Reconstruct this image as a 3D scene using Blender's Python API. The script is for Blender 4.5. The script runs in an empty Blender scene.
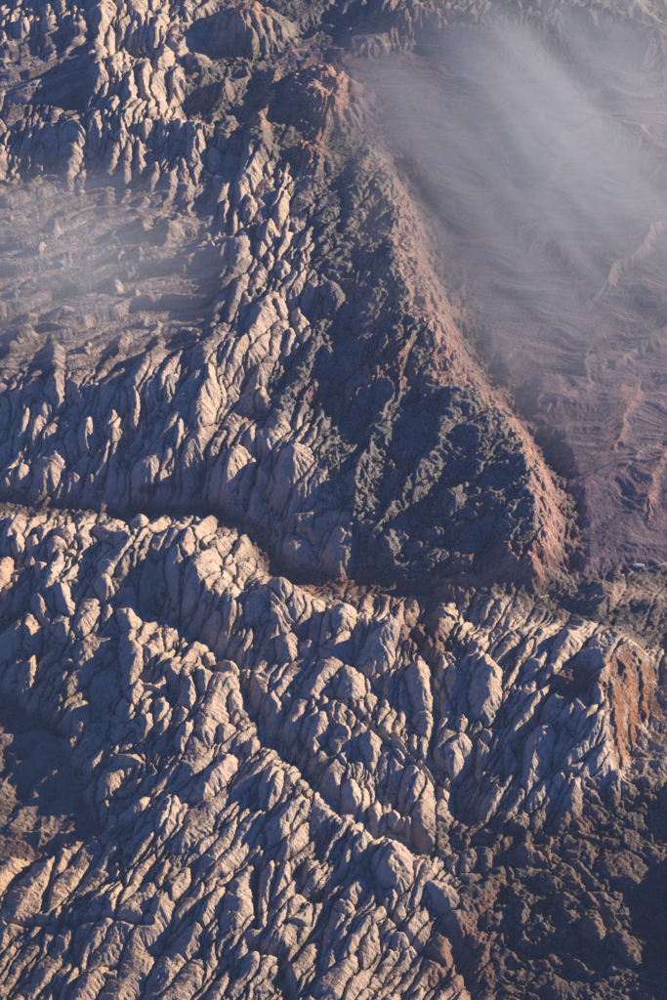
import bpy, math, time
import numpy as np
T0 = time.time()
rng = np.random.default_rng(11)

# ------------------------------------------------------------------ camera, sky, sun, exposure
IW, IH = 667.0, 1000.0                 # size of the photograph the map positions were read from
CAM_H = 9000.0                         # metres above the dry wash
DEP = math.radians(44.0)               # how far the view points below the horizon
VFOV = math.radians(28.0)
SUN_AZ = math.radians(20.0)            # direction to the sun, from +X towards +Y
SUN_EL = math.radians(15.5)

scene = bpy.context.scene
cam_data = bpy.data.cameras.new('camera')
cam = bpy.data.objects.new('camera', cam_data)
scene.collection.objects.link(cam)
cam.location = (0, 0, CAM_H)
cam.rotation_euler = (math.pi / 2 - DEP, 0, 0)
cam_data.sensor_fit = 'VERTICAL'
cam_data.sensor_height = 36.0
cam_data.lens = 18.0 / math.tan(VFOV / 2)
cam_data.clip_start = 10.0
cam_data.clip_end = 400000.0
scene.camera = cam

world = bpy.data.worlds.new('World')
scene.world = world
world.use_nodes = True
wn = world.node_tree
bg = wn.nodes['Background']
sky = wn.nodes.new('ShaderNodeTexSky')
sky.sky_type = 'NISHITA'
sky.sun_disc = False
sky.sun_elevation = SUN_EL
sdir = (math.cos(SUN_AZ) * math.cos(SUN_EL), math.sin(SUN_AZ) * math.cos(SUN_EL), math.sin(SUN_EL))
sky.sun_rotation = math.atan2(sdir[0], sdir[1])
sky.altitude = 3000
sky.dust_density = 0.2
sky.ozone_density = 6.0
wb = wn.nodes.new('ShaderNodeMix'); wb.data_type = 'RGBA'; wb.blend_type = 'MULTIPLY'      # the photograph's cool white balance
wb.inputs['Factor'].default_value = 1.0
wb.inputs[7].default_value = (0.36, 0.78, 1.35, 1)
wn.links.new(sky.outputs[0], wb.inputs[6])
wn.links.new(wb.outputs[2], bg.inputs[0])
bg.inputs[1].default_value = 0.052

sun_data = bpy.data.lights.new('sun', 'SUN')
sun_data.energy = 5.0
sun_data.angle = math.radians(0.5)
sun_data.color = (1.0, 0.735, 0.465)
sun = bpy.data.objects.new('sun', sun_data)
scene.collection.objects.link(sun)
from mathutils import Vector
sun.rotation_euler = Vector(sdir).to_track_quat('Z', 'Y').to_euler()
sun.location = (sdir[0] * 9000, sdir[1] * 9000, 9000)

scene.view_settings.view_transform = 'Standard'
scene.view_settings.look = 'None'
scene.view_settings.gamma = 1.0
scene.view_settings.exposure = 1.1
scene.cycles.use_denoising = True
scene.cycles.volume_bounces = 5
scene.cycles.max_bounces = 8

# ------------------------------------------------------------------ photo position <-> ground
TV = math.tan(VFOV / 2)
TH = TV * IW / IH
CD, SD = math.cos(DEP), math.sin(DEP)

def ray(px, py):
    a = (np.asarray(px, float) / IW * 2 - 1) * TH
    b = (1 - np.asarray(py, float) / IH * 2) * TV
    # right=(1,0,0) up=(0,SD,CD) forward=(0,CD,-SD)
    return a, b * SD + CD, b * CD - SD

def to_ground(px, py, z):
    dx, dy, dz = ray(px, py)
    t = (np.asarray(z, float) - CAM_H) / dz
    return dx * t, dy * t

def to_photo(X, Y, Z):
    Zc = Z - CAM_H
    f = Y * CD - Zc * SD
    u = Y * SD + Zc * CD
    return (X / f / TH + 1) * IW / 2, (1 - u / f / TV) * IH / 2

# ------------------------------------------------------------------ the terrain grid (finer near, coarser far)
NR, NC = 1500, 900
ROWPX = np.linspace(1090, -110, NR)
_, Yrow = to_ground(np.full(NR, IW / 2), ROWPX, 200.0)
X1, _ = to_ground(np.full(NR, IW * 1.16), ROWPX, 200.0)
UCOL = np.linspace(-1, 1, NC)
GX = X1[:, None] * UCOL[None, :]
GY = np.repeat(Yrow[:, None], NC, 1)

def slopes(H):
    """world gradient of a field given on the grid"""
    s = X1
    ds = np.gradient(s)[:, None]
    dY = np.gradient(Yrow)[:, None]
    du = UCOL[1] - UCOL[0]
    Hu = np.gradient(H, axis=1) / du
    Hj = np.gradient(H, axis=0)
    hx = Hu / s[:, None]
    hy = (Hj - hx * UCOL[None, :] * ds) / dY
    return hx, hy

# ------------------------------------------------------------------ noise
_perm = rng.integers(0, 1 << 30, (256, 256))
_ang = rng.random((256, 256)) * 2 * math.pi
_gx, _gy = np.cos(_ang).astype(np.float32), np.sin(_ang).astype(np.float32)
_rA = rng.random((256, 256)).astype(np.float32)
_rB = rng.random((256, 256)).astype(np.float32)

def noise(x, y):
    xf, yf = np.floor(x), np.floor(y)
    xi, yi = xf.astype(np.int32), yf.astype(np.int32)
    x = (x - xf).astype(np.float32); y = (y - yf).astype(np.float32)
    u = x * x * x * (x * (x * 6 - 15) + 10); v = y * y * y * (y * (y * 6 - 15) + 10)
    x0, x1, y0, y1 = xi & 255, (xi + 1) & 255, yi & 255, (yi + 1) & 255
    a = _gx[y0, x0] * x + _gy[y0, x0] * y
    b = _gx[y0, x1] * (x - 1) + _gy[y0, x1] * y
    c = _gx[y1, x0] * x + _gy[y1, x0] * (y - 1)
    d = _gx[y1, x1] * (x - 1) + _gy[y1, x1] * (y - 1)
    a = a + (b - a) * u; c = c + (d - c) * u
    return (a + (c - a) * v) * 1.5

def fbm(x, y, n=4, gain=0.5, ridged=False):
    s = np.zeros(np.shape(x), np.float32); amp = 1.0; f = 1.0
    for k in range(n):
        q = noise(x * f + 17.3 * k, y * f - 9.1 * k)
        s += amp * ((1 - 2 * np.abs(q)) if ridged else q)
        amp *= gain; f *= 2.03
    return s

def gullies(x, y, dx, dy, sharp=1.0):
    """runoff grooves: stripes that follow the (unit-ish) down-slope direction"""
    ix, iy = np.floor(x), np.floor(y)
    fx = (x - ix).astype(np.float32); fy = (y - iy).astype(np.float32)
    ix = ix.astype(np.int32); iy = iy.astype(np.int32)
    sx, sy = (-dy).astype(np.float32), dx.astype(np.float32)
    va = np.zeros_like(fx); vb = np.zeros_like(fx)
    for i in (-1, 0, 1, 2):
        for j in (-1, 0, 1, 2):
            gx, gy = (ix - i) & 255, (iy - j) & 255
            ox = fx + i - (_rA[gy, gx] * 0.8 + 0.1)
            oy = fy + j - (_rB[gy, gx] * 0.8 + 0.1)
            w = np.exp(-(ox * ox + oy * oy) * 2.0)
            ph = (ox * sx + oy * sy) * 6.283 * sharp
            va += w * np.cos(ph); vb += w * np.sin(ph)
    return 1 - 2 * np.abs(np.arctan2(vb, va)) / math.pi

def smooth(a, b, x):
    t = np.clip((x - a) / (b - a), 0, 1)
    return t * t * (3 - 2 * t)

# ------------------------------------------------------------------ large landform: heights read off along lines and points, plus one added shading rise
# (photo x, photo y, metres above the wash)
PTS = [
 (-150,1080,150),(0,1090,150),(150,1080,130),(350,1080,100),(550,1090,20),(760,1080,0),(830,950,0),(830,850,10),
 (0,1000,150),(150,1000,140),(300,1000,140),(420,1000,80),(520,1000,20),(667,1000,0),(580,960,40),
 (0,910,170),(120,905,200),(250,900,200),(350,890,180),(400,890,170),(520,880,70),(570,920,60),(667,920,10),(600,870,50),
 (-60,930,150),(60,880,160),
 (20,780,80),(60,790,80),(30,730,85),(5,705,90),(-60,750,70),(90,838,85),(50,830,90),(-60,680,90),(-60,830,90),(-160,750,60),
 (60,695,235),(106,795,240),(20,640,250),(116,840,215),(82,740,235),(10,600,240),(28,672,240),
 (150,780,270),(200,770,250),(130,700,270),(70,640,300),(200,830,240),(160,830,250),(100,660,290),(130,620,280),(60,590,260),
 (170,740,270),(250,800,240),(290,830,220),(330,860,190),
 (200,645,200),(250,650,200),(320,690,215),(290,670,210),(150,600,240),(170,640,210),(120,580,260),
 (185,570,330),(220,595,320),(280,605,270),(330,640,210),(390,645,215),(450,635,190),(520,640,190),(570,662,200),
 (350,720,220),(360,760,190),(420,740,190),(480,720,190),(540,730,170),(420,800,110),(470,800,100),(540,800,90),(600,800,50),
 (590,710,240),(560,690,230),
 (680,760,30),(667,820,15),(725,800,170),(735,860,230),(745,930,230),(750,1010,220),(720,960,120),(760,700,40),(760,620,40),(640,840,30),(667,640,60),(655,625,40),  # high points at far right: unseen rise added to shade the lower right
 (20,535,170),(80,540,170),(140,548,260),(60,560,190),(-60,540,180),(-60,600,200),
 (185,545,270),(215,550,260),(240,548,200),(255,580,180),
 (100,497,70),(200,507,50),(40,490,90),
 (230,475,190),(290,485,200),(150,478,150),(60,475,140),(10,470,150),(-80,470,150),
 (100,440,230),(30,425,240),(180,425,280),(250,405,180),(300,385,180),(260,440,180),(330,475,170),(340,565,90),(300,550,60),(400,565,100),
 (330,425,170),(360,480,180),(310,440,180),(370,530,130),(430,560,120),(280,520,60),
 (400,430,235),(450,430,255),(490,450,275),(450,500,215),(400,500,185),(500,510,255),(470,545,150),(430,540,140),(510,540,210),(385,545,115),
 (350,305,280),(385,350,340),(330,345,220),(345,240,320),(370,200,330),(400,395,240),(350,400,200),(415,300,370),(380,280,340),(300,340,230),
 (600,300,30),(660,400,30),(620,500,20),(520,200,30),(560,100,30),(680,100,60),(450,100,40),(640,200,60),(720,300,60),(780,450,40),
 (550,350,30),(590,430,30),(500,300,40),(660,260,60),(430,60,40),(380,120,60),(420,150,50),(600,540,20),(660,530,20),
 (620,600,15),(580,605,15),(560,580,20),(700,590,15),
 (100,300,320),(30,300,290),(170,300,340),(30,250,300),(150,230,350),(60,200,320),(220,250,370),(265,235,360),(200,350,350),(80,375,330),
 (10,375,320),(150,370,340),(-80,300,300),(240,300,360),(240,350,330),(290,280,340),(310,240,300),(290,200,290),
 (130,105,380),(60,115,350),(100,60,400),(30,60,350),(180,70,250),(200,100,200),(250,110,180),(295,100,180),(150,155,330),(230,130,190),
 (200,160,330),(160,190,330),(250,180,270),(300,150,180),(350,150,120),(340,100,120),(-80,100,330),(20,160,320),(100,185,310),
 (0,0,280),(100,10,330),(200,20,220),(300,10,180),(400,15,230),(460,10,250),(520,10,220),(600,20,160),(667,10,100),
 (-80,-60,280),(100,-80,280),(300,-80,250),(500,-80,250),(700,-80,150),(780,0,90),(800,-100,100),(-150,-100,280),(800,150,60),
 (250,50,120),(320,50,90),(380,45,90),(200,48,150),(140,45,260),
]
LINES = {
 'wash': [(-120,505,40),(30,508,25),(120,514,12),(200,520,5),(245,530,0),(266,556,0),(282,580,0),(320,590,0),(370,592,0),(450,600,0),(540,596,0),(610,584,0),(760,575,0)],
 'mesa_crest': [(372,165,240),(385,180,310),(397,220,360),(396,260,370),(405,290,360),(428,330,400),(437,365,350),(450,388,290),(480,403,300),(510,433,310),(530,468,320),(541,503,315),(540,530,280),(528,556,200)],
 'mesa_foot': [(410,170,60),(432,195,55),(452,250,55),(470,300,50),(490,350,50),(520,400,50),(548,440,45),(572,490,40),(584,545,30),(576,572,20)],
 'mesa_south_top': [(528,556,200),(500,566,130),(460,576,80)],
 'mesa_south_foot': [(540,580,20),(500,588,15),(450,592,15)],
 'red_crest': [(628,648,300),(612,662,350),(604,690,340),(606,720,310),(608,748,260),(602,768,170)],
 'red_foot': [(668,662,110),(660,690,90),(650,715,70),(637,750,50),(622,778,40)],
 'plain_edge': [(-20,640,130),(0,665,100),(5,690,95),(25,708,95),(48,722,92),(66,745,90),(68,765,90),(84,790,90),(95,815,90),(104,838,95),(70,862,110),(20,868,110)],
 'rim': [(14,655,235),(12,680,230),(30,694,230),(55,702,235),(76,722,235),(76,750,235),(94,775,235),(104,800,235),(113,825,220)],
}
def densify(L, step=14.0):
    out = []
    for a, b in zip(L[:-1], L[1:]):
        n = max(1, int(math.dist(a[:2], b[:2]) / step))
        for k in range(n):
            t = k / n
            out.append(tuple(a[i] + (b[i] - a[i]) * t for i in range(3)))
    out.append(L[-1])
    return out
allp = list(PTS)
for L in LINES.values():
    allp += densify(L)
A = np.array(allp, float); A[:, 2] *= .85
ax, ay = to_ground(A[:, 0], A[:, 1], A[:, 2])
az = A[:, 2]

CS = 6
cj = np.unique(np.r_[np.arange(0, NR, CS), NR - 1]); ci = np.unique(np.r_[np.arange(0, NC, CS), NC - 1])
cX, cY = GX[np.ix_(cj, ci)], GY[np.ix_(cj, ci)]

def blur(a, n=1):
    for _ in range(n):
        p = np.pad(a, 1, mode='edge')
        a = (p[:-2, 1:-1] + p[2:, 1:-1] + p[1:-1, :-2] + p[1:-1, 2:] + 2 * p[1:-1, 1:-1]) / 6
    return a

def up(c):
    """coarse field -> full grid"""
    fj = np.interp(np.arange(NR), cj, np.arange(len(cj))); fi = np.interp(np.arange(NC), ci, np.arange(len(ci)))
    j0 = np.minimum(fj.astype(int), len(cj) - 2); i0 = np.minimum(fi.astype(int), len(ci) - 2)
    tj = (fj - j0)[:, None]; ti = (fi - i0)[None, :]
    a = c[j0][:, i0] * (1 - ti) + c[j0][:, i0 + 1] * ti
    b = c[j0 + 1][:, i0] * (1 - ti) + c[j0 + 1][:, i0 + 1] * ti
    return a * (1 - tj) + b * tj

def shepard(x, y):
    num = np.zeros(x.shape); den = np.zeros(x.shape)
    # distances are measured relative to the distance from the viewer so near ground keeps finer shape
    for k in range(len(ax)):
        s = math.hypot(ay[k], CAM_H) / 12500.0
        d2 = ((x - ax[k]) ** 2 + ((y - ay[k]) * 0.75) ** 2) / (s * s) + 45.0 ** 2
        w = d2 ** -1.9
        num += w * az[k]; den += w
    return num / den

MC = shepard(cX + 0, cY + 0)
MC = blur(MC, 2)
M = up(MC)
PU, PV = to_photo(GX, GY, M)          # where each ground point lies on the photograph's plan
print('macro', time.time() - T0)

def on_macro(px, py, extra=0.0):
    """follow the sight line down to the large landform"""
    px = np.atleast_1d(np.asarray(px, float)); py = np.atleast_1d(np.asarray(py, float))
    z = np.full(px.shape, 250.0)
    for _ in range(12):
        x, y = to_ground(px, py, z + extra)
        z = 0.5 * z + 0.5 * sample(MC_full, x, y)
    x, y = to_ground(px, py, z + extra)
    return x, y, z

MC_full = M
def sample(F, x, y):
    fj = np.interp(y, Yrow, np.arange(NR))
    s = np.interp(y, Yrow, X1)
    fi = np.clip((x / s + 1) / 2 * (NC - 1), 0, NC - 1.001)
    j0 = np.clip(fj.astype(int), 0, NR - 2); i0 = fi.astype(int)
    tj, ti = fj - j0, fi - i0
    return (F[j0, i0] * (1 - ti) + F[j0, i0 + 1] * ti) * (1 - tj) + (F[j0 + 1, i0] * (1 - ti) + F[j0 + 1, i0 + 1] * ti) * tj

# ------------------------------------------------------------------ regions of rock, as outlines on the plan
REG = {
 'plain':   [(-200,650),(-5,655),(4,690),(25,705),(50,718),(70,742),(72,765),(88,790),(98,815),(106,842),(60,858),(0,872),(-200,880)],
 'lowland': [(420,838),(470,862),(450,905),(470,960),(500,1100),(900,1100),(900,770),(640,770),(612,790),(560,822),(500,822),(450,822)],
 'redcliff':[(606,752),(604,690),(612,662),(630,646),(656,660),(664,690),(650,715),(632,748),(616,776)],
 'wash':    [(-200,492),(60,500),(150,507),(230,510),(290,560),(340,578),(400,575),(450,585),(530,580),(570,576),(700,560),(900,550),(900,640),(690,650),(640,640),(600,625),(520,612),(420,606),(330,606),(285,598),(262,570),(248,538),(200,526),(100,520),(-200,512)],
 'mesa':    [(372,165),(390,180),(398,222),(397,262),(406,292),(428,330),(438,366),(450,388),(480,403),(510,433),(530,468),(541,503),(540,530),(528,556),(460,582),(380,585),(345,570),(350,520),(320,470),(315,420),(270,425),(262,380),(300,350),(318,300),(320,250),(300,210),(310,170)],
 'eastslope':[(372,160),(390,180),(398,222),(397,262),(406,292),(428,330),(438,366),(450,388),(480,403),(510,433),(530,468),(541,503),(540,530),(528,556),(545,580),(580,572),(584,540),(572,488),(550,440),(522,400),(492,350),(472,300),(454,250),(434,195),(410,165)],
 'basin':   [(400,160),(434,195),(454,250),(472,300),(492,350),(522,400),(550,440),(572,488),(584,540),(580,572),(900,560),(900,0),(640,30),(520,20),(430,40),(340,45),(270,52),(345,90),(360,130)],
 'plateau': [(-200,180),(60,165),(150,170),(215,190),(240,250),(245,300),(230,340),(170,370),(100,385),(-200,390)],
 'terraces':[(-200,42),(60,38),(92,42),(100,70),(96,100),(88,128),(20,140),(-200,150)],
 'vale':    [(190,60),(260,55),(340,52),(345,90),(360,135),(370,165),(300,170),(240,165),(205,140),(185,100)],
}
def poly_sd(P, u, v):
    """signed distance to an outline, positive inside"""
    P = np.array(P, float); n = len(P)
    d = np.full(u.shape, 1e9); inside = np.zeros(u.shape, bool)
    for k in range(n):
        x0, y0 = P[k]; x1, y1 = P[(k + 1) % n]
        ex, ey = x1 - x0, y1 - y0
        t = np.clip(((u - x0) * ex + (v - y0) * ey) / (ex * ex + ey * ey), 0, 1)
        d = np.minimum(d, (u - x0 - t * ex) ** 2 + (v - y0 - t * ey) ** 2)
        cr = ((y0 > v) != (y1 > v))
        if y1 != y0:
            inside ^= cr & (u < ex * (v - y0) / (y1 - y0) + x0)
    return np.where(inside, 1, -1) * np.sqrt(d)

cU, cV = PU[np.ix_(cj, ci)], PV[np.ix_(cj, ci)]
nu = fbm(cX / 420, cY / 420, 4, .6) * 10; nv = fbm(cX / 420 + 50, cY / 420, 4, .6) * 10
SDIST = {k: poly_sd(P, cU + nu, cV + nv) for k, P in REG.items()}
SOFT = {'plain': 3, 'lowland': 22, 'redcliff': 6, 'wash': 7, 'mesa': 6, 'eastslope': 4, 'basin': 10, 'plateau': 25, 'terraces': 10, 'vale': 12}
MASK = {k: up(smooth(-SOFT[k], SOFT[k], SDIST[k])) for k in REG}
MASK['plateau'] = np.maximum(MASK['plateau'], MASK['terraces'])
def mask_at(k, u, v):
    return poly_sd(REG[k], np.atleast_1d(np.asarray(u, float)), np.atleast_1d(np.asarray(v, float)))[0] > 0
print('regions', time.time() - T0)

# ------------------------------------------------------------------ sandstone domes and fins
# ridge from (x1,y1) to (x2,y2), half width in photo pixels, height factor, label
HERO = [
 (418,664,430,746,16,1.0,'tall teardrop sandstone dome with one sunlit edge, above the straight joint'),
 (404,676,402,735,8,.9,'narrow fin pressed against the left side of the tall teardrop dome'),(345,666,352,702,17,.8,'wide grey dome two fins left of the tall teardrop dome'),(384,694,380,728,7,.9,None),(376,672,377,690,5,.8,None),
 (394,630,368,678,17,1.0,'pale pyramid-shaped sandstone dome beside the red-brown hollow below the wash'),
 (350,612,332,645,14,.9,'sunlit knob on the reef crest just below the bend of the wash'),(452,668,456,704,11,.6,None),
 (482,655,490,730,17,.9,'broad pale dome with pitted crown between the two dark joints'),
 (457,738,452,782,14,.9,'round arched dome just above the dark pit in the reef'),
 (462,714,456,738,9,.7,None),(492,632,464,676,10,.7,None),(478,745,486,800,7,.7,None),
 (548,684,503,750,10,.9,'long pale sandstone fin leaning beside the bushy red hollow'),
 (536,708,512,742,6,.7,None),
 (546,722,526,796,16,1.0,'broad pale sandstone slab dome with streaked face near the red cliff'),
 (512,745,505,800,8,.7,None),
 (603,716,558,782,7,.8,None),(606,742,574,788,9,.8,None),(576,788,558,832,9,.8,None),(551,790,516,818,10,.7,None),
 (619,778,606,818,7,.7,None),(562,730,556,772,6,.7,None),(516,628,496,668,9,.6,None),(532,640,512,672,8,.6,None),(545,655,520,690,7,.5,None),
 (470,622,450,655,8,.6,None),(598,690,592,722,8,.7,None),
 (370,738,372,776,11,.9,None),(412,772,412,815,14,.9,'fluted dome just left of the dark pit, below the straight joint'),(350,782,350,828,12,.9,None),(376,802,374,832,7,.9,None),(397,812,392,836,10,.9,None),
 (395,740,400,770,8,.7,None),(340,730,345,770,10,.8,None),
 (187,684,184,716,10,1.0,'smooth round sandstone knob on the shaded middle ridge'),
 (208,676,206,706,10,.9,None),(236,692,240,724,10,.9,None),(272,694,264,742,12,.9,None),(298,700,290,745,12,.9,None),(318,712,318,762,13,.9,None),
 (228,724,228,746,9,.8,None),(238,708,240,730,7,.7,None),(190,730,180,760,10,.8,None),
 (136,650,122,690,15,1.0,'large rounded sunlit boulder-like dome in the rugged western reef'),
 (137,684,134,710,13,.9,None),(150,715,140,745,10,.9,None),(165,700,160,740,9,.9,None),
 (232,752,192,806,13,1.0,None),(276,772,258,826,13,1.0,'smooth whaleback ridge with a sunlit flank at the canyon edge'),
 (302,802,262,852,12,1.0,'curving whaleback fin lit along its upper crest'),(256,738,252,760,9,.8,None),(180,800,160,850,10,.8,None),
 (248,866,234,940,14,1.0,'tall squared sandstone slab with a bright right face in the lower reef'),
 (268,866,260,918,9,1.0,'narrower slab standing close beside the tall squared slab'),(286,866,276,910,8,.9,None),(224,890,200,940,10,.8,None),
 (220,944,192,1000,8,.8,None),(258,952,230,996,13,.8,None),
 (395,840,402,892,20,1.0,'broad crumpled dome with crossing joints above the reddish gully'),
 (366,838,360,866,9,.9,None),(360,880,346,912,12,.8,None),(390,874,392,920,9,.9,None),(342,900,326,985,14,.8,None),(375,925,362,985,10,.7,None),
 (428,888,468,906,11,.8,None),(466,848,462,876,10,.9,None),(482,850,482,878,9,.8,None),(455,852,450,876,8,.8,None),
 (516,848,552,862,10,1.0,'rounded pale dome lying alone in the dark lowland'),
 (540,878,562,888,7,.9,None),(552,896,586,910,8,.9,None),(518,900,522,925,10,.9,None),(536,905,536,930,6,.8,None),
 (590,922,602,952,11,1.0,'knobbly dark dome at the edge of the black lowland shadow'),(615,935,640,965,10,.8,None),
 (298,448,278,508,18,1.0,'great white sandstone dome sunlit on its right, above the wash'),
 (240,446,214,512,17,1.0,'white sandstone dome with a forked crest beside the great dome'),
 (254,455,240,500,7,.8,None),
 (340,520,340,580,17,1.0,'isolated white peak with a streaked sunlit face north of the wash bend'),
 (212,372,196,436,14,1.1,'bright cream sandstone face standing at the plateau edge'),
 (300,300,300,342,12,1.0,None),(332,284,330,318,11,.9,'white dome half in shade at the head of the dark mesa'),(284,296,284,322,10,.9,None),
 (262,388,272,424,10,.8,None),(250,335,225,395,8,.9,None),(236,340,214,390,7,.9,None),(405,520,384,560,14,.7,'pale layered knob on the south flank of the scrubby mesa'),
 (268,218,262,262,12,1.0,None),(282,190,278,225,10,.9,None),(250,190,250,225,9,.9,None),(225,200,225,228,9,.8,None),(285,258,280,280,9,.8,None),
 (50,340,54,400,9,.8,None),(56,372,60,415,10,1.0,'small bright cream outcrop below the layered plateau'),
 (112,415,112,455,8,1.0,None),(135,395,138,440,8,.9,None),(70,435,70,465,9,.8,None),(90,418,88,465,10,.8,None),(78,395,78,415,6,.8,None),
 (22,466,26,488,10,.9,None),
 (110,520,136,548,9,.9,None),(70,524,66,548,10,.8,None),(50,522,44,548,8,.8,None),(16,540,20,570,9,.8,None),(58,540,56,566,8,.8,None),
 (128,595,132,634,12,.9,None),(104,580,108,612,11,1.0,None),(62,592,74,620,10,.9,None),(34,602,58,642,9,.9,None),(66,620,68,645,9,.9,None),
 (26,612,30,664,14,.9,'golden sunlit buttress on the western rim above the dark plain'),(40,566,46,584,8,.8,None),
 (195,532,182,566,10,.8,None),(212,534,206,556,6,.8,None),(245,532,238,556,10,.8,None),(235,555,222,582,7,.7,None),(250,560,238,590,7,.7,None),
 (276,584,282,628,13,1.0,'sharp white sandstone horn overlooking the bend of the wash'),
 (286,628,290,664,16,.8,None),(308,636,308,662,9,.8,None),(328,616,326,660,10,.8,None),(176,552,172,600,9,.8,None),
 (132,76,126,118,11,1.1,'steep white sandstone range with bright ribs in the far reef'),
 (146,70,150,118,8,1.0,None),(118,96,112,124,8,.9,None),(160,80,162,120,7,.9,None),(104,90,100,118,6,.8,None),
 (84,14,84,28,10,.8,None),(24,20,20,36,7,.8,None),(96,38,100,52,9,.8,None),
 (196,52,194,72,12,.8,'pale rounded dome alone at the edge of the dark northern vale'),(206,78,204,90,6,.7,None),(226,84,224,98,7,.7,None),
 (200,140,196,176,11,.9,None),(150,128,146,142,8,.9,None),(165,124,163,145,7,.9,None),(180,126,178,148,7,.8,None),(215,150,214,176,9,.8,None),
]
DOMES = []   # dicts
SPECS = []
def add_dome(x1, y1, x2, y2, hw, hf, label=None, hero=False, p=None, zmul=1.0):
    L = math.hypot(x2 - x1, y2 - y1)
    SPECS.append((x1, y1, x2, y2, hw, hf * zmul, label, hero, p))
    PLACED[len(SPECS) - 1] = ((x1 + x2) / 2, (y1 + y2) / 2, hw, L / 2)
PLACED = np.zeros((20000, 4))
def build_domes():
    S = np.array([q[:6] for q in SPECS], float)
    x1, y1, x2, y2, hw, hf = S.T
    mx, my = (x1 + x2) / 2, (y1 + y2) / 2
    L = np.hypot(x2 - x1, y2 - y1); nx, ny = -(y2 - y1) / L, (x2 - x1) / L
    ax_, ay_, _ = on_macro(mx - nx * hw, my - ny * hw, 40); bx_, by_, _ = on_macro(mx + nx * hw, my + ny * hw, 40)
    W = .5 * np.hypot(bx_ - ax_, by_ - ay_)
    h = hf * np.minimum(np.where(S[:, 4] > 0, 1.0, 1.0) * np.where(np.array([bool(q[7]) for q in SPECS]), 1.0, .74) * W ** .8 * 40 ** .2, 95)
    tx, ty, _ = on_macro(x1, y1, .55 * h); ex, ey, _ = on_macro(x2, y2, .55 * h)
    dx, dy = tx - ex, ty - ey; n = np.hypot(dx, dy)
    for k, q in enumerate(SPECS):
        DOMES.append(dict(c=((tx[k] + ex[k]) / 2, (ty[k] + ey[k]) / 2), d=np.array([dx[k], dy[k]]) / n[k], L=max(n[k] / 2, W[k]) * 1.12, W=W[k] * 1.12, h=h[k],
                          p=q[8] or (rng.uniform(1.25, 2.1) if q[7] else rng.uniform(1.05, 1.9)), te=2.1 if q[7] else rng.uniform(1.5, 2.3), k=rng.uniform(1.0, 1.5) if q[7] else rng.uniform(1.0, 2.4), tilt=rng.uniform(-.3, .3, 2), taper=rng.uniform(0, .4), skew=rng.uniform(-.3, .3), top=rng.uniform(.1, .5), label=q[6], hero=q[7]))

for x1, y1, x2, y2, hw, hf, lab in HERO:
    add_dome(x1, y1, x2, y2, hw, hf, lab, True, zmul=1.2)

# fillers: (outline, lean degrees from horizontal, spread, half width range, length ratio range, height factor, tries)
FILL = [
 ([(-30,650),(120,560),(180,700),(120,860),(-30,640)], 60, 12, (2.2, 6.5), (2.6, 5.0), .9, 3500),
 ([(-60,515),(160,525),(180,600),(120,660),(-60,650)], 66, 12, (2.2, 6.5), (2.4, 4.6), .9, 3500),
 ([(160,525),(262,530),(275,600),(330,620),(330,720),(200,720),(150,600)], 62, 8, (2.4, 7.5), (3.0, 6.0), .8, 3500),
 ([(330,605),(460,608),(470,830),(330,830),(300,700)], 80, 8, (2.4, 8), (3.2, 6.5), .85, 3500),
 ([(455,608),(600,630),(608,760),(560,830),(455,830)], 56, 4, (2.4, 7), (5.0, 10.), .9, 3500),
 ([(110,690),(330,720),(340,860),(120,860)], 52, 5, (2.6, 7.5), (4.0, 8.0), .95, 4000),
 ([(-60,860),(120,850),(420,840),(470,900),(470,1100),(-60,1100)], 56, 4, (2.6, 8), (4.5, 9.0), .95, 9000),
 ([(430,838),(640,780),(760,800),(760,1000),(640,1100),(460,1000)], -22, 10, (2.0, 7), (2.0, 4.6), .5, 3500),
 ([(-60,395),(180,375),(235,330),(330,440),(310,510),(200,505),(-60,495)], 66, 6, (2.2, 7), (3.4, 7.0), .95, 4500),
 ([(200,140),(300,190),(330,330),(260,400),(215,330),(225,230)], 72, 7, (2.2, 7), (2.6, 5.5), 1.1, 2600),
 ([(-60,-60),(200,-60),(185,48),(90,36),(-60,40)], 78, 8, (1.8, 6), (2.0, 4.0), 1.1, 3000),
 ([(96,66),(168,66),(180,128),(92,128)], 78, 7, (2.0, 7), (2.2, 4.6), 1.3, 1400),
 ([(20,140),(95,122),(240,132),(235,185),(120,168),(20,160)], 78, 8, (2.0, 7), (1.8, 3.6), 1.05, 2200),
 ([(-60,125),(20,100),(60,100),(90,128),(20,165),(-60,170)], 76, 9, (2.0, 6), (1.8, 3.4), .9, 1500),
 ([(-60,180),(120,170),(215,195),(230,330),(170,370),(-60,392)], 62, 16, (1.7, 4.5), (.9, 1.8), 1.2, 60),
 ([(345,520),(480,560),(540,562),(560,600),(450,604),(300,600),(280,560),(300,530)], 16, 18, (1.6, 5.5), (1.4, 3.2), .9, 2000),
 ([(310,470),(350,430),(440,400),(520,470),(520,560),(380,585),(345,520)], 40, 14, (1.6, 6), (1.8, 4.5), .42, 4000),
 ([(300,200),(390,190),(420,330),(440,390),(340,420),(265,420),(310,330)], 62, 12, (1.7, 7), (1.8, 4.5), .6, 4000),
 ([(340,-30),(560,-30),(620,20),(470,22),(400,30),(350,40)], 70, 24, (1.8, 5), (1.0, 2.6), .9, 1500),
]
def inside(poly, x, y): return poly_sd(poly, x, y) > 0
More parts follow.
